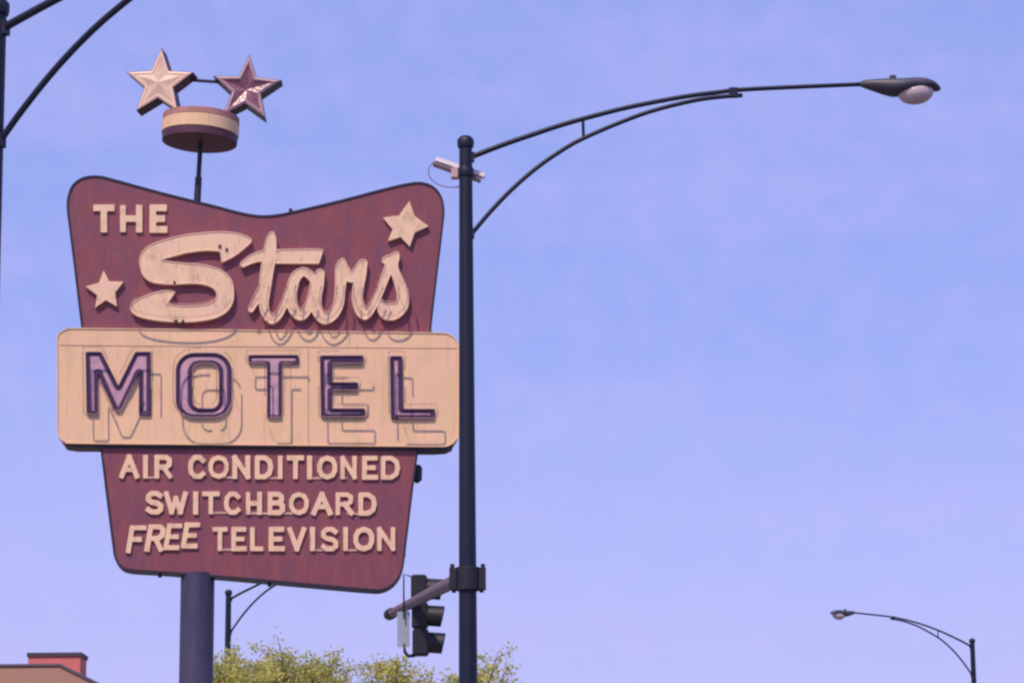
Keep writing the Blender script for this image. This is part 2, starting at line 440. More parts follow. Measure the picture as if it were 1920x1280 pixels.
# ---- MOTEL: open channel letters with unlit tubing held off the face
motel = {
    'M': [[(161, 660), (190, 660), (222, 724), (254, 660), (283, 660), (283, 779), (261, 779), (261, 700), (227, 772), (216, 772), (184, 700), (185, 779), (163, 779)]],
    'T': [[(466, 666), (560, 666), (560, 683), (528, 683), (528, 784), (501, 784), (501, 683), (466, 683)]],
    'E': [[(600, 667), (681, 667), (681, 684), (622, 684), (622, 717), (671, 717), (671, 734), (622, 734), (622, 766), (684, 766), (684, 784), (602, 784)]],
    'L': [[(731, 668), (754, 668), (755, 767), (815, 767), (815, 786), (733, 786)]],
}
o_out, o_in = rr_poly(330, 662, 434, 785, 34), rr_poly(360, 684, 411, 766, 15)
def sd_brush(X, Y, pts):
    """flat-ended strokes; corners square where the line turns sharply, round where it bends gently"""
    D = np.full(X.shape, 1e9); n = len(pts)
    for i, ((ax, ay, ar), (bx, by, br)) in enumerate(zip(pts, pts[1:])):
        l = math.hypot(bx - ax, by - ay) + 1e-6; ux, uy = (bx - ax) / l, (by - ay) / l
        s = (X - ax) * ux + (Y - ay) * uy; q = np.abs((Y - ay) * ux - (X - ax) * uy)
        def turn(j):
            if j == 0 or j == n - 1: return 90.0
            a = math.atan2(pts[j][1] - pts[j - 1][1], pts[j][0] - pts[j - 1][0]); b = math.atan2(pts[j + 1][1] - pts[j][1], pts[j + 1][0] - pts[j][0])
            return abs((math.degrees(b - a) + 180) % 360 - 180)
        closed = pts[0][:2] == pts[-1][:2]
        ea = ar * .92 if turn(i) > 65 and not (closed and i == 0) else 0
        eb = br * .92 if turn(i + 1) > 65 and not (closed and i == n - 2) else 0
        rr = ar + (br - ar) * np.clip(s / l, 0, 1)
        D = np.minimum(D, np.maximum(q - rr, np.maximum(-ea - s, s - l - eb)))
        if eb == 0: D = np.minimum(D, np.hypot(X - bx, Y - by) - br)
        if ea == 0: D = np.minimum(D, np.hypot(X - ax, Y - ay) - ar)
    return D

def mk(polys): return lambda X, Y: np.minimum.reduce([sd_poly(X, Y, p) for p in polys])
shapes = {k: (mk(v), (min(p[0] for p in v[0]) - 12, min(p[1] for p in v[0]) - 12, max(p[0] for p in v[0]) + 12, max(p[1] for p in v[0]) + 12)) for k, v in motel.items()}
shapes['O'] = (lambda X, Y: np.maximum(sd_poly(X, Y, o_out), -sd_poly(X, Y, o_in)), (318, 650, 446, 797))
STAND = 0.20
for ch in 'MOTEL':
    fn, bb = shapes[ch]
    rnd = lambda X, Y, fn=fn: fn(X, Y)
    o = link('channel_letter', letter_mesh(SF, rnd, bb, 1.5, BOX_C - 0.022, BOX_C + 0.004, 0.0), PURPLE, mbox)
    # raised rim and the faded tray between
    bm = bmesh.new()
    for P in loops_local(SF, rnd, bb, 1.5, BOX_C, -1.6):
        tube(bm, [(x, BOX_C - 0.026, z) for x, z in P], 0.014, 8, closed=True)
    link('letter_rim', bm, PURPLE, mbox, smooth=True)
    link('letter_tray', letter_mesh(SF, rnd, bb, 1.2, BOX_C - 0.027, BOX_C - 0.015, -8.4 if ch != 'T' else -6.2), MAUVE, mbox)
    bm = bmesh.new()
    for P in loops_local(SF, rnd, bb, 2.0, BOX_C, 3.2):
        n = len(P)                                       # gaps cut in the tubing to break up its shadow on the face
        gaps = [(random.randrange(n), max(3, int(n * random.uniform(.03, .09)))) for _ in range(3)]
        keep = [not any((k - g0) % n < gl for g0, gl in gaps) for k in range(n)]
        k0 = keep.index(False); runs = [[]]
        for k in range(1, n + 1):
            if keep[(k0 + k) % n]: runs[-1].append(P[(k0 + k) % n])
            elif runs[-1]: runs.append([])
        for rn in runs:
            if len(rn) > 3: tube(bm, [(x, BOX_C - STAND, z) for x, z in rn], 0.0105, 8)
        for k in range(0, len(P) - 3, max(6, len(P) // 3)):
            x, z = P[k]; tube(bm, [(x, BOX_C + 0.005, z), (x, BOX_C - STAND, z)], 0.0035, 6)
    link('neon_tube', bm, GLASS, mbox, smooth=True)

# ---- raised letters and stars on the maroon panels
def raised(name, func, bb, cell, parent, depth=0.035, face=CREAM_L, c=UP_C):
    return link(name, letter_mesh(SF, func, bb, cell, c - depth, c + 0.004), face, parent)
z1 = lambda pts: [(90 + x / 4, 310 + y / 4) for x, y in pts]
z2 = lambda pts: [(450 + x / 4, 310 + y / 4) for x, y in pts]
S_px = [(1530, 572), (1500, 545), (1420, 517), (1300, 506), (1180, 512), (1050, 526), (930, 552), (800, 592), (722, 640), (690, 700), (690, 760), (712, 832),
        (765, 880), (850, 898), (940, 903), (1100, 897), (1205, 914), (1256, 950), (1262, 990), (1230, 1035), (1130, 1058), (1000, 1062), (900, 1050), (898, 1045), (953, 965), (950, 956),
        (900, 945), (820, 955), (720, 990), (650, 1030), (620, 1080), (642, 1122), (720, 1155), (850, 1176), (1000, 1185), (1150, 1176), (1270, 1150),
        (1350, 1100), (1390, 1030), (1396, 950), (1380, 870), (1330, 812), (1260, 776), (1150, 750), (1000, 738), (872, 722), (862, 716), (960, 688), (1050, 666),
        (1180, 650), (1280, 655), (1292, 662), (1300, 730), (1306, 738), (1400, 690), (1500, 612)]
S_poly = [tuple(p) for p in smooth_line(z1(S_px), 4, True)]
S_fn = mk([S_poly]); S_bb = (235, 428, 482, 616)

def stroke(pts, sub=5):
    q = smooth_line([(450 + x / 4, 310 + y / 4, w / 8) for x, y, w in pts], sub)
    return [tuple(p) for p in q]
tars = [
    stroke([(240, 520, 30), (234, 570, 78), (222, 680, 100), (200, 820, 98), (186, 940, 88), (178, 1040, 76), (196, 1120, 68), (238, 1168, 60), (290, 1128, 60), (335, 1040, 56), (365, 960, 60)]),
    stroke([(82, 1090, 44), (110, 1040, 52), (150, 960, 56), (180, 880, 50)]),
    stroke([(22, 752, 44), (90, 712, 66), (160, 690, 80), (230, 690, 86)]),
    stroke([(545, 850, 70), (485, 806, 64), (424, 838, 78), (392, 920, 84), (384, 1010, 84), (408, 1095, 80), (458, 1136, 70), (506, 1085, 70), (540, 980, 66), (560, 880, 66)]),
    stroke([(600, 820, 70), (585, 900, 88), (566, 1000, 92), (578, 1095, 84), (630, 1160, 76), (696, 1128, 78), (736, 1050, 82), (750, 950, 78), (757, 850, 90), (762, 775, 92), (768, 720, 34)]),
    stroke([(770, 790, 96), (832, 850, 76), (880, 800, 66), (915, 745, 62)]),
    stroke([(926, 742, 60), (906, 830, 80), (886, 920, 84), (880, 1010, 82), (904, 1095, 84), (940, 1132, 66), (985, 1078, 64), (1030, 990, 62), (1072, 890, 62), (1110, 790, 70), (1150, 716, 86), (1176, 672, 34)]),
    stroke([(1092, 722, 60), (1130, 730, 90), (1158, 800, 70), (1190, 880, 76), (1218, 970, 88), (1214, 1060, 92), (1160, 1120, 86), (1098, 1128, 76), (1062, 1095, 62), (1056, 1045, 44)]),
    stroke([(1070, 1070, 60), (1120, 1085, 80), (1180, 1080, 80)]),
]
bar = [tuple(p) for p in z2([(272, 640), (560, 634), (625, 640), (618, 672), (592, 748), (262, 746)])]
t_fn = lambda X, Y: np.minimum.reduce([sd_stroke(X, Y, s) for s in tars] + [sd_poly(X, Y, bar)])
t_bb = (440, 425, 780, 618)
for fn, bb in ((S_fn, S_bb), (t_fn, t_bb)):
    raised('script_letter', fn, bb, 1.6, upper, 0.065)
    bm = bmesh.new()
    for P in loops_local(SF, fn, bb, 1.6, UP_C, -0.9):
        tube(bm, [(x, UP_C - 0.067, z) for x, z in P], 0.008, 6, closed=True)
    link('letter_rim', bm, CREAM_RIM, upper, smooth=True)
    bm = bmesh.new()
    zmax = SF.p(400, 566 if fn is S_fn else 540, UP_C)[1]           # upper runs left out to keep their shadows off the letters
    for P in loops_local(SF, fn, bb, 2.2, UP_C, -3.0):
        keep = [bool(q[1] < zmax) for q in P]; n = len(P)
        if all(keep): runs = [list(P) + [P[0]]]
        else:
            k0 = keep.index(False); runs = [[]]
            for k in range(1, n + 1):
                if keep[(k0 + k) % n]: runs[-1].append(P[(k0 + k) % n])
                elif runs[-1]: runs.append([])
        for rn in runs:
            if len(rn) < 6: continue
            tube(bm, [(x, UP_C - 0.25, z) for x, z in rn], 0.0105, 8)
            for k in (1, len(rn) - 2):
                x, z = rn[k]; tube(bm, [(x, UP_C - 0.07, z), (x, UP_C - 0.25, z)], 0.0035, 6)
    link('neon_tube', bm, GLASS, upper, smooth=True)
# small fixing brackets on the S
for px, py, w in ((330, 602, 6), (343, 603, 5), (412, 462, 5), (327, 530, 4), (425, 468, 4)):
    x, z = SF.p(px, py, UP_C - 0.065); bm = bmesh.new(); box(bm, x - w / 300, x + w / 300, UP_C - 0.082, UP_C - 0.05, z - 0.02, z + 0.02)
    link('letter_bracket', bm, TRIM, upper)

starL = [(195, 509), (205, 529), (232, 530), (216, 550), (220, 576), (199, 564), (179, 578), (183, 555), (161, 539), (186, 532)]
starR = [(767, 379), (777, 407), (803, 426), (777, 438), (768, 464), (751, 446), (727, 454), (736, 432), (718, 410), (748, 406)]
for stp in (starL, starR):
    bb = (min(p[0] for p in stp) - 5, min(p[1] for p in stp) - 5, max(p[0] for p in stp) + 5, max(p[1] for p in stp) + 5)
    raised('panel_star', mk([stp]), bb, 1.0, upper, 0.055)

# ---- block letters, drawn by hand from strokes
G = {
 'A': [[(0, 1), (.5, 0), (1, 1)], [(.2, .66), (.8, .66)]],
 'B': [[(0, 0), (0, 1)], [(0, 0), (.7, 0), (.92, .12), (.92, .34), (.7, .47), (0, .47)], [(.7, .47), (1, .6), (1, .86), (.75, 1), (0, 1)]],
 'C': [[(1, .16), (.75, 0), (.35, 0), (.06, .22), (0, .5), (.06, .78), (.35, 1), (.75, 1), (1, .86)]],
 'D': [[(0, 0), (0, 1), (.55, 1), (.9, .82), (1, .5), (.9, .18), (.55, 0), (0, 0)]],
 'E': [[(.95, 0), (0, 0), (0, 1), (1, 1)], [(0, .5), (.8, .5)]],
 'F': [[(1, 0), (0, 0), (0, 1)], [(0, .5), (.75, .5)]],
 'H': [[(0, 0), (0, 1)], [(1, 0), (1, 1)], [(0, .5), (1, .5)]],
 'I': [[(.5, 0), (.5, 1)]],
 'L': [[(0, 0), (0, 1), (1, 1)]],
 'N': [[(0, 1), (0, 0), (1, 1), (1, 0)]],
 'O': [[(.5, 0), (.85, .1), (1, .35), (1, .65), (.85, .9), (.5, 1), (.15, .9), (0, .65), (0, .35), (.15, .1), (.5, 0)]],
 'R': [[(0, 1), (0, 0), (.7, 0), (.96, .12), (.96, .38), (.7, .52), (0, .52)], [(.5, .52), (1, 1)]],
 'S': [[(.95, .12), (.7, 0), (.25, 0), (0, .14), (0, .34), (.25, .47), (.75, .53), (1, .66), (1, .86), (.75, 1), (.25, 1), (0, .88)]],
 'T': [[(0, 0), (1, 0)], [(.5, 0), (.5, 1)]],
 'V': [[(0, 0), (.5, 1), (1, 0)]],
 'W': [[(0, 0), (.27, 1), (.5, .25), (.73, 1), (1, 0)]],
}
def block(ch, x0, x1, y0, y1, w, parent, shear=0.0, cell=1.1, name='letter', wob=0.5):
    h = w / 2
    def mp_(u, v):
        y = y0 + h + v * (y1 - y0 - w)
        x = x0 + h + u * max(0.5, (x1 - x0 - w)) + shear * ((y0 + y1) / 2 - y)
        return (x, y)
    ss = []
    for line in G[ch]:
        r_ = random.uniform(0.93, 1.1)
        ss.append([(*mp_(u, v), h * r_ * random.uniform(0.96, 1.05)) for u, v in line])
    # straighter ends: letters end in a short square-ish flare
    fn = lambda X, Y: np.minimum.reduce([sd_brush(X, Y, s) for s in ss])
    pad = 4 + abs(shear) * (y1 - y0) / 2
    raised(name, fn, (x0 - pad, y0 - 4, x1 + pad, y1 + 4), cell, parent, 0.03)

for ch, a, b in (('T', 175, 215), ('H', 225, 267), ('E', 281, 314)): block(ch, a, b, 385, 437, 11.5, upper)
row1 = [('A', 224, 261), ('I', 266, 280), ('R', 290, 323), ('C', 353, 385), ('O', 391, 429), ('N', 436, 469), ('D', 478, 512), ('I', 519, 532), ('T', 538, 570), ('I', 574, 587), ('O', 595, 632), ('N', 638, 669), ('E', 679, 709), ('D', 714, 750)]
row2 = [('S', 274, 306), ('W', 308, 352), ('I', 360, 374), ('T', 379, 412), ('C', 420, 451), ('H', 461, 491), ('B', 502, 534), ('O', 542, 579), ('A', 584, 623), ('R', 629, 663), ('D', 672, 706)]
row3 = [('T', 398, 427), ('E', 434, 463), ('L', 469, 494), ('E', 504, 534), ('V', 539, 574), ('I', 580, 592), ('S', 602, 634), ('I', 642, 654), ('O', 663, 701), ('N', 707, 741)]
for ch, a, b in row1: block(ch, a, b, 853 + (a - 224) * .004, 897 + (a - 224) * .005, 8.6, lower)
for ch, a, b in row2: block(ch, a, b, 921 + (a - 274) * .006, 964 + (a - 274) * .006, 8.6, lower)
for ch, a, b in row3: block(ch, a, b, 988, 1033, 8.6, lower)
for i, (ch, a, b) in enumerate((('F', 240, 272), ('R', 275, 309), ('E', 310, 340), ('E', 343, 374))):
    block(ch, a, b, 985 - i * 1.8, 1037 - i * 3, 8.8, lower, shear=0.16)
for (xa, xb), y in (((268, 298), 895), ((410, 446), 895), ((500, 526), 896), ((580, 612), 896), ((640, 650), 896), ((398, 438), 961), ((470, 520), 962), ((530, 562), 962), ((650, 690), 963), ((412, 444), 1030), ((478, 496), 1030), ((584, 616), 1031), ((648, 682), 1031)):
    (x0, z0), (x1, z1_) = SF.p(xa, y, UP_C), SF.p(xb, y, UP_C)
    bm = bmesh.new(); slab(bm, [(x0, z0 - .013), (x1, z1_ - .013), (x1, z1_ + .013), (x0, z0 + .013)], UP_C - 0.012, UP_C + 0.003)
    link('mounting_rail', bm, RAIL, lower)

# ---- post, mast, drum with stars
PY = 0.15
bm = bmesh.new()
xb_, zb_ = SF.p(371, 1060, PY); zb_ = SF.p(371, 1072, 0.0)[1]
lathe(bm, [(0.36, 0), (0.36, 0.04), (0.23, 0.045), (0.218, 0.1), (0.215, zb_)], 40, (xb_, PY, 0))
link('post', bm, POSTM, sign, smooth=True, autosmooth=35)
m0 = SF.v(369, 392, PY); m1 = SF.v(376, 268, PY)
bm = bmesh.new()
mm = m0.lerp(m1, 0.48)
tube(bm, [m0, mm - Vector((0, 0, .001)), mm], [0.047, 0.045, 0.035], 16); tube(bm, [mm, m1], 0.032, 16)
link('mast', bm, TRIM, sign, smooth=True, autosmooth=40)
axis = (m1 - m0).normalized()
dc = SF.v(375.5, 248, PY)                                  # middle of the drum
DR = 74.5 / 147.0
tilt = Matrix.Rotation(R(3.0), 4, 'Y')
dm = Matrix.Translation(dc) @ tilt
def drum_part(name, prof, mt, parent):
    bm = bmesh.new(); lathe(bm, prof, 56, (0, 0, 0), dm); return link(name, bm, mt, parent, smooth=True, autosmooth=30)
drum = drum_part('drum', [(DR * .80, -0.155), (DR * .97, -0.145), (DR * .985, -0.04), (DR * .985, 0.20)], DRUMM, sign)
drum_part('drum_band', [(DR * .99, -0.045), (DR * 1.0, -0.04), (DR * 1.0, 0.115), (DR * .99, 0.12)], CREAM, drum)
drum_part('drum_lip', [(DR * .99, 0.121), (DR * 1.0, 0.125), (DR * .99, 0.205), (DR * .95, 0.212)], REDRIM, drum)

def star_pts(r, k, rot=90, n=5):
    o = []
    for i in range(2 * n):
        a = R(rot + 180 * i / n); q = r if i % 2 == 0 else r * k
        o.append((q * math.cos(a), q * math.sin(a)))
    return o
def topper_star(px, py, yaw, tilt_, mface, dish, r=0.49):
    c = SF.v(px, py, PY)
    M = Matrix.Translation(c) @ Matrix.Rotation(R(yaw), 4, 'Z') @ Matrix.Rotation(R(tilt_), 4, 'Y')
    T = 0.13
    bm = bmesh.new()                                      # can of the star
    pts = star_pts(r, 0.43)
    ring = lambda s, y: [bm.verts.new(M @ Vector((x * s, y, z * s))) for x, z in pts]
    ib, a, b, ic = ring(.90, -T + .01), ring(1, -T), ring(1, T), ring(.90, T - .01)
    for p_, q_ in ((ib, a), (a, b), (b, ic)):
        for i in range(10): bm.faces.new((p_[i], p_[(i + 1) % 10], q_[(i + 1) % 10], q_[i]))
    bmesh.ops.recalc_face_normals(bm, faces=bm.faces)
    o = link('topper_star', bm, STARR, drum)
    for sgn in (-1, 1):                                   # faceted faces, front and back
        bm = bmesh.new()
        outer = [bm.verts.new(M @ Vector((x * .965, sgn * (T + .003), z * .965))) for x, z in pts]
        mid = [bm.verts.new(M @ Vector((x * .80, sgn * (T + (.022 if dish < 0 else .012)), z * .80))) for x, z in pts]
        inn = [bm.verts.new(M @ Vector((x * .72, sgn * (T + .004), z * .72))) for x, z in pts]
        ctr = bm.verts.new(M @ Vector((0, sgn * (T + dish), 0)))
        for i in range(10):
            j = (i + 1) % 10
            f = bm.faces.new((outer[i], outer[j], mid[j], mid[i])); f.material_index = 1
            f = bm.faces.new((mid[i], mid[j], inn[j], inn[i])); f.material_index = 1
            bm.faces.new((inn[i], inn[j], ctr))
        bmesh.ops.recalc_face_normals(bm, faces=bm.faces)
        if sgn < 0 and bm.faces and False: pass
        link('star_face', bm, [mface, CREAM_RIM if mface is STARC else GREYP], drum)
    return M
topper_star(303, 161, -12, 3, STARC, 0.03, 0.475)
topper_star(464, 172, -4, 4, STARM, -0.045, 0.475)
bm = bmesh.new()
a, b = SF.v(352, 150, PY - .02), SF.v(424, 155, PY - .02)
tube(bm, [a, b], 0.022, 10); link('star_brace', bm, TRIM, drum, smooth=True, autosmooth=40)
for a, b in (((336, 222), (325, 190)), ((430, 228), (442, 200))):
    bm = bmesh.new(); tube(bm, [SF.v(*a, PY), SF.v(*b, PY)], 0.02, 8); link('star_support', bm, TRIM, drum, smooth=True, autosmooth=40)
bm = bmesh.new(); tube(bm, [SF.v(303, 118, PY), SF.v(303, 97, PY)], [0.012, 0.006], 8); link('finial', bm, STARC, drum, smooth=True)
# small fittings on the panel edges
bm = bmesh.new()
x, z = SF.p(782, 886, 0.18)
lathe(bm, [(0.02, -.13), (0.065, -.09), (0.07, .06), (0.05, .1), (.015, .11)], 16, (x, 0.2, z))
tube(bm, [(x - .12, 0.2, z + .02), (x, 0.2, z + .02)], 0.02, 8)
link('junction_box', bm, TRIM, lower, smooth=True, autosmooth=40)
for px, py, par in ((545, 396, upper), (300, 1077, lower), (505, 1094, lower), (202, 906, lower)):
    x, z = SF.p(px, py, 0.1); bm = bmesh.new(); lathe(bm, [(0.022, -.035), (0.026, 0), (0.022, .035)], 10, (x, 0.1, z)); link('edge_bolt', bm, TRIM, par)

# ------------------------------------------------------------------ street lamps
lb = ground_at(879.5, 28.0); lb.x = (CAM + ray(873, 262) * (28 / ray(873, 262).y)).x
LF = Frame(lb, 0.0)
lamp = thing('street_lamp', 'tall dark street lamp with long curved arm, just right of the motel sign', 'street lamp', lb, 0, 'cobra head street lamps along the street')
S1 = 1 / 186.0
ztop = LF.p(873, 268)[1]
bm = bmesh.new()
lathe(bm, [(0.25, 0), (0.25, .03), (0.17, .04), (0.16, .45), (0.115, .5), (0.108, 1.2), (0.068, ztop)], 28)
link('pole', bm, DARKM, lamp, smooth=True, autosmooth=35)
bm = bmesh.new(); lathe(bm, [(0.082, ztop - .05), (0.088, ztop - .02), (0.088, ztop + .03), (0.06, ztop + .065), (0.02, ztop + .08)], 20)
link('pole_cap', bm, DARKM, lamp, smooth=True, autosmooth=40)
arm = [LF.v(*p) for p in smooth_line([(878, 297), (900, 288), (950, 269), (1000, 252), (1045, 237), (1093, 223), (1180, 201), (1280, 182), (1340, 174), (1390, 168.5), (1500, 163), (1622, 158)], 4)]
bm = bmesh.new(); tube(bm, arm, [0.030 - 0.007 * i / len(arm) for i in range(len(arm))], 12); link('bracket_arm', bm, DARKM, lamp, smooth=True)
brace = [LF.v(*p) for p in smooth_line([(880, 444), (915, 402), (960, 355), (1010, 312), (1060, 278), (1093, 260), (1150, 235), (1220, 209), (1300, 189), (1350, 182), (1392, 179)], 4)]
bm = bmesh.new(); tube(bm, brace, 0.024, 12); link('brace', bm, DARKM, lamp, smooth=True)
bm = bmesh.new(); tube(bm, [LF.v(1093, 222), LF.v(1094, 261)], 0.017, 10); link('strut', bm, DARKM, lamp, smooth=True, autosmooth=40)
for px, py in ((884, 295), (884, 438)):
    v = LF.v(px, py); bm = bmesh.new(); box(bm, 0.03, v.x + .03, -.035, .035, v.z - .05, v.z + .05); link('arm_flange', bm, DARKM, lamp)
bm = bmesh.new(); v = LF.v(1378, 174); box(bm, v.x - .06, v.x + .03, -.032, .032, v.z - .05, v.z + .05); link('arm_clip', bm, DARKM, lamp)
# lamp head: a loft along the arm
bm = bmesh.new(); rings = []
for px, top, bot, hw in ((1612, 154, 162, .03), (1620, 151, 165, .05), (1636, 150, 170, .085), (1655, 149.5, 176, .12), (1672, 149.5, 180, .145), (1690, 150, 179, .16), (1712, 148.5, 175, .165),
                         (1735, 149.5, 171.5, .15), (1750, 155, 170, .12), (1759, 161.5, 170, .08), (1763, 166, 169, .035)):
    x, zt = LF.p(px, top); _, zb = LF.p(px, bot); ring = []
    for k in range(18):
        a = 2 * math.pi * k / 18; c_, s_ = math.cos(a), math.sin(a)
        yy = hw * math.copysign(abs(c_) ** .8, c_); hz = math.copysign(abs(s_) ** .9, s_)
        zz = (zt + zb) / 2 + (zt - zb) / 2 * hz * (1 - .0)
        ring.append(bm.verts.new((x, yy, zz)))
    rings.append(ring)
for a, b in zip(rings, rings[1:]):
    for k in range(18): bm.faces.new((a[k], a[(k + 1) % 18], b[(k + 1) % 18], b[k]))
bm.faces.new(rings[0][::-1]); bm.faces.new(rings[-1]); bmesh.ops.recalc_face_normals(bm, faces=bm.faces)
head = link('lamp_head', bm, HEADM, lamp, smooth=True, autosmooth=50)
bm = bmesh.new(); c = LF.v(1717, 174)
prof = [(0.19 * math.sin(t), -0.125 * math.cos(t)) for t in [0.05 + i * (math.pi / 2 - .05) / 10 for i in range(11)]] + [(0.19, 0.03)]
lathe(bm, prof, 28, c, Matrix.Rotation(R(-6), 4, 'Y') @ Matrix.Diagonal((1, .76, 1, 1)))
link('lens', bm, LENS, head, smooth=True)
bm = bmesh.new(); c = LF.v(1674, 147); lathe(bm, [(.035, -.02), (.038, .0), (.036, .025), (.02, .033)], 14, c); link('photocell', bm, HEADM, head, smooth=True, autosmooth=40)

copy_thing(lamp, ground_at(428, 67, 1150), R(-29), 'distant street lamp below the lower maroon panel, its arm hidden behind it')
copy_thing(lamp, ground_at(1824, 80, 1230), R(180 + 30), 'small distant street lamp standing alone against the sky, its arm reaching left')
LD, LS, LDROP = 22.5, 1.2, 2.3                              # a shorter pole with a larger bracket
LL = ground_at(-6, LD); LL.x = (CAM + ray(-8, 100) * (LD / ray(-8, 100).y)).x
left_lamp = copy_thing(lamp, LL, R(-20), 'dark street lamp cut by the left edge, two curved arms running out of the top', LS)
for c in left_lamp.children:
    if c.name.startswith('pole') and not c.name.startswith('pole_cap'): c.scale.z = (LS * ztop - LDROP) / (LS * ztop)
    else: c.location.z = -LDROP / LS

# ------------------------------------------------------------------ white device on the lamp pole
dv = thing('antenna_unit', 'white tilted flat unit with hanging cable loop, strapped to the lamp pole', 'antenna', (lb.x, lb.y, 0))
def bar_between(bm, a, b, hy, t):
    a, b = Vector(a), Vector(b); d = (b - a).normalized(); n = Vector((-d.z, 0, d.x)) * t
    slab(bm, [(a.x, a.z), (b.x, b.z), (b.x + n.x, b.z + n.z), (a.x + n.x, a.z + n.z)], a.y - hy, a.y + hy)
bm = bmesh.new(); bar_between(bm, LF.v(816, 303, .12), LF.v(908, 334, .12), .045, .045); link('shell', bm, WHITE, dv)
bm = bmesh.new(); bar_between(bm, LF.v(812, 310, .12), LF.v(900, 341, .12), .06, .03); link('underside', bm, STEEL, dv)
bm = bmesh.new(); x, z = LF.p(856, 326, .1); box(bm, x - .055, x + .055, .05, .17, z - .045, z + .055); link('case', bm, PINKBOX, dv)
bm = bmesh.new(); lathe(bm, [(.08, LF.p(873, 332)[1]), (.083, LF.p(873, 331)[1]), (.083, LF.p(873, 316)[1]), (.08, LF.p(873, 315)[1])], 20); link('strap', bm, DARKM, dv, smooth=True, autosmooth=40)
bm = bmesh.new(); tube(bm, [LF.v(*p, .12) for p in smooth_line([(812, 305), (804, 316), (806, 332), (820, 345), (840, 351), (860, 350), (871, 343)], 5)], 0.006, 8); link('cable', bm, CABLE, dv, smooth=True)

# ------------------------------------------------------------------ traffic signal on its mast arm
zc = LF.p(878, 1083)[1]
xa_at = lambda px, py, y: CAM + ray(px, py) * (y / ray(px, py).y)
A0 = xa_at(872, 1079, 28.08); A1 = xa_at(731, 1151, 31.1); A1.z = A1.z
sg = thing('traffic_signal', 'dark three-section traffic signal on a short mast arm clamped to the lamp pole', 'traffic light', (lb.x, lb.y, 0))
base = Vector((lb.x, lb.y, 0))
a0, a1 = A0 - base, A1 - base
bm = bmesh.new(); tube(bm, [a0, a0.lerp(a1, .5), a1], [0.076, 0.062, 0.048], 20); arm_o = link('mast_arm', bm, STEEL, sg, smooth=True, autosmooth=50)
bm = bmesh.new(); tube(bm, [a0.lerp(a1, .965), a1 + (a1 - a0) * .012], 0.064, 18); link('end_cap', bm, SIGM, arm_o, smooth=True, autosmooth=40)
bm = bmesh.new()
lathe(bm, [(.115, zc - .13), (.125, zc - .12), (.125, zc + .1), (.115, zc + .11)], 20)
for s in (-1, 1):
    box(bm, s * .15 - .035, s * .15 + .035, -.06, .06, zc - .12, zc + .10)
    lathe(bm, [(.022, zc + .1), (.022, zc + .14)], 8, (s * .155, -.02, 0)); lathe(bm, [(.022, zc - .15), (.022, zc - .1)], 8, (s * .14, -.02, 0))
link('clamp', bm, SIGM, sg, smooth=True, autosmooth=30)
SGD = 30.25 - 28.0
SGF = Frame((lb.x, lb.y, 0), 0)
def sv(px, py, c=SGD): return SGF.v(px, py, c)
ps = 30.25 / FPX
x0, zt = SGF.p(771, 1078, SGD); x1, zb = SGF.p(801, 1229, SGD)
bm = bmesh.new()
hh = (zt - zb) / 3
for i in range(3):
    t0 = zt - hh * i
    box(bm, x0 + .008 * i, x1 + .008 * i, SGD - .13, SGD + .13, t0 - hh + .006, t0 - .006)
bmesh.ops.bevel(bm, geom=bm.edges[:], offset=.015, segments=2, affect='EDGES')
box(bm, x0 + .03, x1 - .03, SGD - .09, SGD + .09, zb + .01, zt - .01)
hs = link('housing', bm, SIGM, sg, smooth=True, autosmooth=35)
SIGLENS = mat('dark_signal_lens', (0.05, 0.03, 0.03), 0.2)
for i in range(3):
    zc_ = zt - hh * (i + .5) - .005; xf = x1 + .008 * i
    bm = bmesh.new()                                     # tunnel visor: open tube with a cut-away lower lip
    outer, inner = [], []
    for k in range(25):
        a = R(-60 + 300 * k / 24)
        for lst, r_ in ((outer, .118), (inner, .108)):
            ln = .185 - .05 * (1 - math.sin(a)) * .5
            lst.append((bm.verts.new((xf - .005, SGD + r_ * math.cos(a), zc_ + r_ * math.sin(a))), bm.verts.new((xf + ln, SGD + r_ * math.cos(a), zc_ + r_ * math.sin(a) - .012))))
    for k in range(24):
        bm.faces.new((outer[k][0], outer[k + 1][0], outer[k + 1][1], outer[k][1])); bm.faces.new((inner[k][0], inner[k][1], inner[k + 1][1], inner[k + 1][0]))
        bm.faces.new((outer[k][1], outer[k + 1][1], inner[k + 1][1], inner[k][1]))
    for k in (0, 24): bm.faces.new((outer[k][0], outer[k][1], inner[k][1], inner[k][0]))
    bmesh.ops.recalc_face_normals(bm, faces=bm.faces)
    link('visor', bm, SIGM, hs, smooth=True, autosmooth=40)
    bm = bmesh.new(); lathe(bm, [(.102, 0), (.08, .015), (.03, .025)], 20, (xf + .001, SGD, zc_), Matrix.Rotation(R(90), 4, 'Y')); link('signal_lens', bm, SIGLENS, hs, smooth=True)
bm = bmesh.new()
tube(bm, [sv(774, 1081), sv(757, 1076), sv(757, 1110), sv(757.5, 1160)], 0.009, 8); link('bracket', bm, SIGM, sg, smooth=True); bm = bmesh.new()
tube(bm, [sv(778, 1228), sv(765, 1229), sv(759, 1221), sv(757.5, 1205)], [.02, .02, .018, .008], 8); link('lower_bracket', bm, SIGM, sg, smooth=True)
bm = bmesh.new(); xx0, zz0 = SGF.p(745, 1212, SGD + .05); xx1, zz1 = SGF.p(768, 1146, SGD + .05); box(bm, xx0, xx1, SGD + .04, SGD + .06, zz0, zz1)
link('back_plate', bm, PALE, sg)

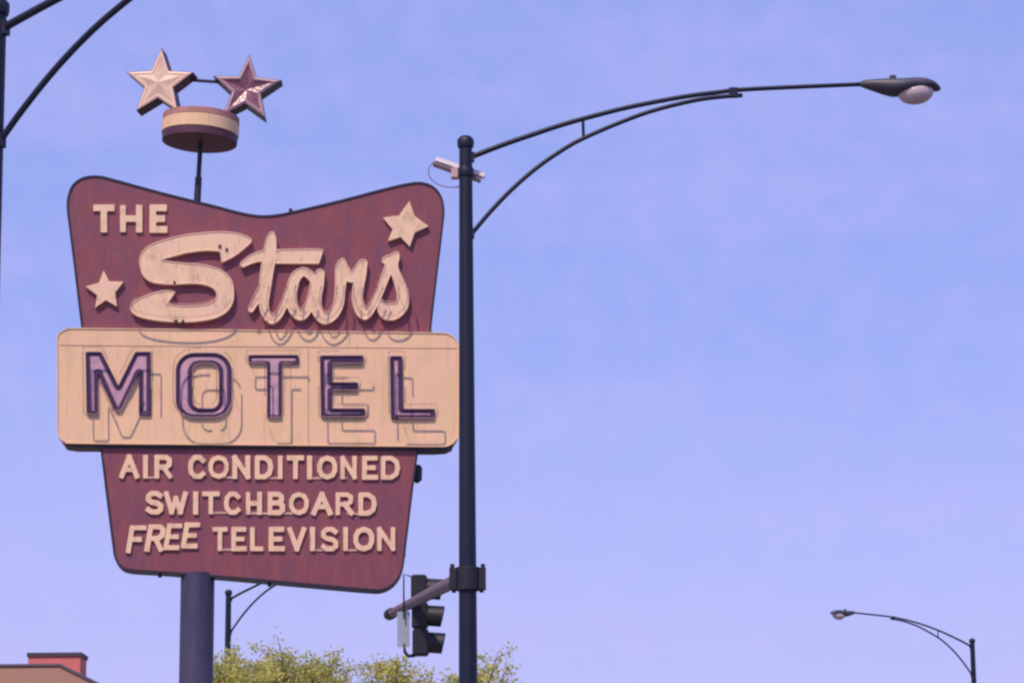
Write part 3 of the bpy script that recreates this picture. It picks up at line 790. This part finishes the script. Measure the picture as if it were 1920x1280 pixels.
# ------------------------------------------------------------------ building at lower left
BD = 60.0
BF = Frame((ground_at(60, BD, 1250).x, BD, 0), 0)
BRICK = mat('red_brick', (0.66, 0.19, 0.17), 0.85, var=0.6, var_col=(0.52, 0.14, 0.14), scale=3, bump=0.3, bump_scale=30)
ROOFM = mat('brown_roof_tiles', (0.27, 0.135, 0.10), 0.8, var=0.7, var_col=(0.24, 0.16, 0.07), scale=0.7, bump=0.4, bump_scale=25, extra=[((0.32, 0.10, 0.09), 0.6, 2.0, (1, 1, 1), .5, .75)])
RIDGE = mat('dark_roof_edge', (0.07, 0.05, 0.07), 0.7, var=0.4, scale=6)
BWALL = mat('tan_brick_wall', (0.34, 0.22, 0.15), 0.85, var=0.6, scale=2, bump=0.3, bump_scale=30)
hz = thing('brick_house', 'house with brown hipped roof and red brick chimney, rising at the lower left corner', 'house', BF.loc)
rx, rz = BF.p(113, 1250); ex, ez = BF.p(160, 1274)
sl = (rz - ez) / (ex - rx)
run = 3.2; ze = rz - run * sl; xL = -9.0
bm = bmesh.new()
e = [bm.verts.new(p) for p in ((xL, -run, ze), (rx + run, -run, ze), (rx + run, run, ze), (xL, run, ze))]
r0, r1_ = bm.verts.new((xL + run, 0, rz)), bm.verts.new((rx, 0, rz))
for f in ((e[0], e[1], r1_, r0), (e[1], e[2], r1_), (e[2], e[3], r0, r1_), (e[3], e[0], r0), (e[3], e[2], e[1], e[0])): bm.faces.new(f)
roof = link('roof', bm, ROOFM, hz)
bm = bmesh.new(); o_ = Vector((0, 0, .03))
tube(bm, [Vector((xL + run, 0, rz)) + o_, Vector((rx, 0, rz)) + o_], .05, 8)
for sy in (-1, 1): tube(bm, [Vector((rx, 0, rz)) + o_, Vector((rx + run, sy * run, ze)) + o_], .045, 8)
link('ridge', bm, RIDGE, roof)
bm = bmesh.new(); box(bm, xL + .4, rx + run - .4, -run + .4, run - .4, 0, ze - .002); link('wall', bm, BWALL, hz)
(cx0, cz0), (cx1, _) = BF.p(57, 1234, 1.2), BF.p(159, 1234, 1.2)
bm = bmesh.new(); box(bm, cx0 + .03, cx1 - .03, .75, 1.65, ze - .1, cz0); ch = link('chimney', bm, BRICK, hz)
bm = bmesh.new(); box(bm, cx0, cx1, .72, 1.68, cz0, cz0 + .085); link('chimney_cap', bm, RIDGE, ch)
WINM = mat('dark_window_glass', (0.03, 0.035, 0.045), 0.1)
for wx in (-6.5, -3.2, 0.4):
    bm = bmesh.new(); box(bm, wx, wx + 1.1, -run + .37, -run + .405, 1.0, 2.4); link('window', bm, WINM, hz)

# ------------------------------------------------------------------ trees
BARK = mat('grey_brown_bark', (0.11, 0.08, 0.06), 0.9, var=0.5, scale=6, stretch=(2, 2, .4), bump=0.5, bump_scale=18)
def leaf_mat(name, c1, c2, c3):
    mt = mat(name, c1, 0.55, var=0.9, var_col=c2, scale=1.6, lo=.38, hi=.62, extra=[(c3, .8, 7.0, (1, 1, 1), .5, .62)])
    t = mt.node_tree; b = t.nodes['Principled BSDF']; outn = t.nodes['Material Output']
    tr = t.nodes.new('ShaderNodeBsdfTranslucent'); mx = t.nodes.new('ShaderNodeMixShader'); mx.inputs[0].default_value = .35
    src = b.inputs['Base Color'].links[0].from_socket
    t.links.new(src, tr.inputs['Color']); t.links.new(b.outputs[0], mx.inputs[1]); t.links.new(tr.outputs[0], mx.inputs[2]); t.links.new(mx.outputs[0], outn.inputs['Surface'])
    return mt
LEAF = leaf_mat('yellow_green_leaves', (0.62, 0.60, 0.13), (0.40, 0.47, 0.13), (0.66, 0.50, 0.20))

def tree(label, px, dist, H, spread, seed, name='street_tree'):
    rng = random.Random(seed)
    loc = ground_at(px, dist, 1230)
    root = thing(name, label, 'tree', loc, 0, 'yellow-green street trees behind the sign')
    bt, bl, bc = bmesh.new(), bmesh.new(), bmesh.new()
    fork = Vector((rng.uniform(-.1, .1), rng.uniform(-.1, .1), H * .36))
    tube(bt, [(0, 0, 0), (0.01, 0, .25), fork * .5 + Vector((.05, 0, 0)), fork], [.2, .14, .115, .095], 12)
    tips = []
    for i in range(11):
        a = 2 * math.pi * i / 11 + rng.uniform(-.25, .25)
        rr = spread * rng.uniform(.25, .95)
        top = Vector((rr * math.cos(a), rr * math.sin(a), H * rng.uniform(.80, .90) - (rr / spread) ** 2 * H * .06))
        midp = fork.lerp(top, .5) + Vector((rng.uniform(-.2, .2), rng.uniform(-.2, .2), -.15 * rr))
        pts = [Vector(p) for p in smooth_line([tuple(fork - Vector((0, 0, .1))), tuple(midp), tuple(top)], 5)]
        tube(bl, pts, [.07 - .052 * k / (len(pts) - 1) for k in range(len(pts))], 7)
        for k in range(10):
            s = pts[min(len(pts) - 1, int(len(pts) * rng.uniform(.35, 1)))]
            d = Vector((rng.gauss(0, .55), rng.gauss(0, .55), rng.uniform(.1, 1.0))).normalized()
            ln = rng.uniform(.5, 1.15)
            e_ = s + d * ln
            lim = H - (math.hypot(e_.x, e_.y) / (spread * 1.25)) ** 2 * H * .11
            if e_.z > lim: e_.z = lim - rng.uniform(0, .35)
            tube(bl, [s, s.lerp(e_, .5) + Vector((rng.uniform(-.05, .05), rng.uniform(-.05, .05), .03)), e_], [.016, .011, .005], 5)
            tips.append((s, e_))
            for q in range(3):
                s2 = s.lerp(e_, rng.uniform(.3, .9)); d2 = Vector((rng.gauss(0, 1), rng.gauss(0, 1), rng.uniform(-.2, .9))).normalized() * rng.uniform(.2, .5)
                tube(bl, [s2, s2 + d2], [.007, .003], 4); tips.append((s2, s2 + d2))
    for s, e_ in tips:
        n = rng.randint(26, 54)
        for k in range(n):
            t = rng.uniform(.15, 1.05) ** .7
            p = s.lerp(e_, t) + Vector((rng.gauss(0, .085), rng.gauss(0, .085), rng.gauss(0, .075)))
            if p.z > H: continue
            L_ = rng.uniform(.05, .10); W_ = L_ * rng.uniform(.5, .7)
            q = Quaternion((rng.gauss(0, 1), rng.gauss(0, 1), rng.gauss(0, 1), rng.gauss(0, 1))).normalized()
            pl = [q @ Vector(v_) + p for v_ in ((-L_ / 2, 0, 0), (-L_ * .1, -W_ / 2, .008), (L_ / 2, 0, -.01), (-L_ * .1, W_ / 2, .008))]
            bc.faces.new([bc.verts.new(v_) for v_ in pl])
    link('trunk', bt, BARK, root, smooth=True); link('limb', bl, BARK, root, smooth=True); link('crown', bc, LEAF, root)
    return root
tree('taller leafy yellow-green tree right beside the motel sign post', 472, 55, 7.60, 1.9, 3)
tree('lower leafy yellow-green tree between the sign post and the traffic signal', 665, 56.5, 7.38, 1.9, 21)
tree('lower leafy yellow-green tree directly behind the lamp pole and traffic signal', 838, 55.5, 7.36, 2.0, 12)
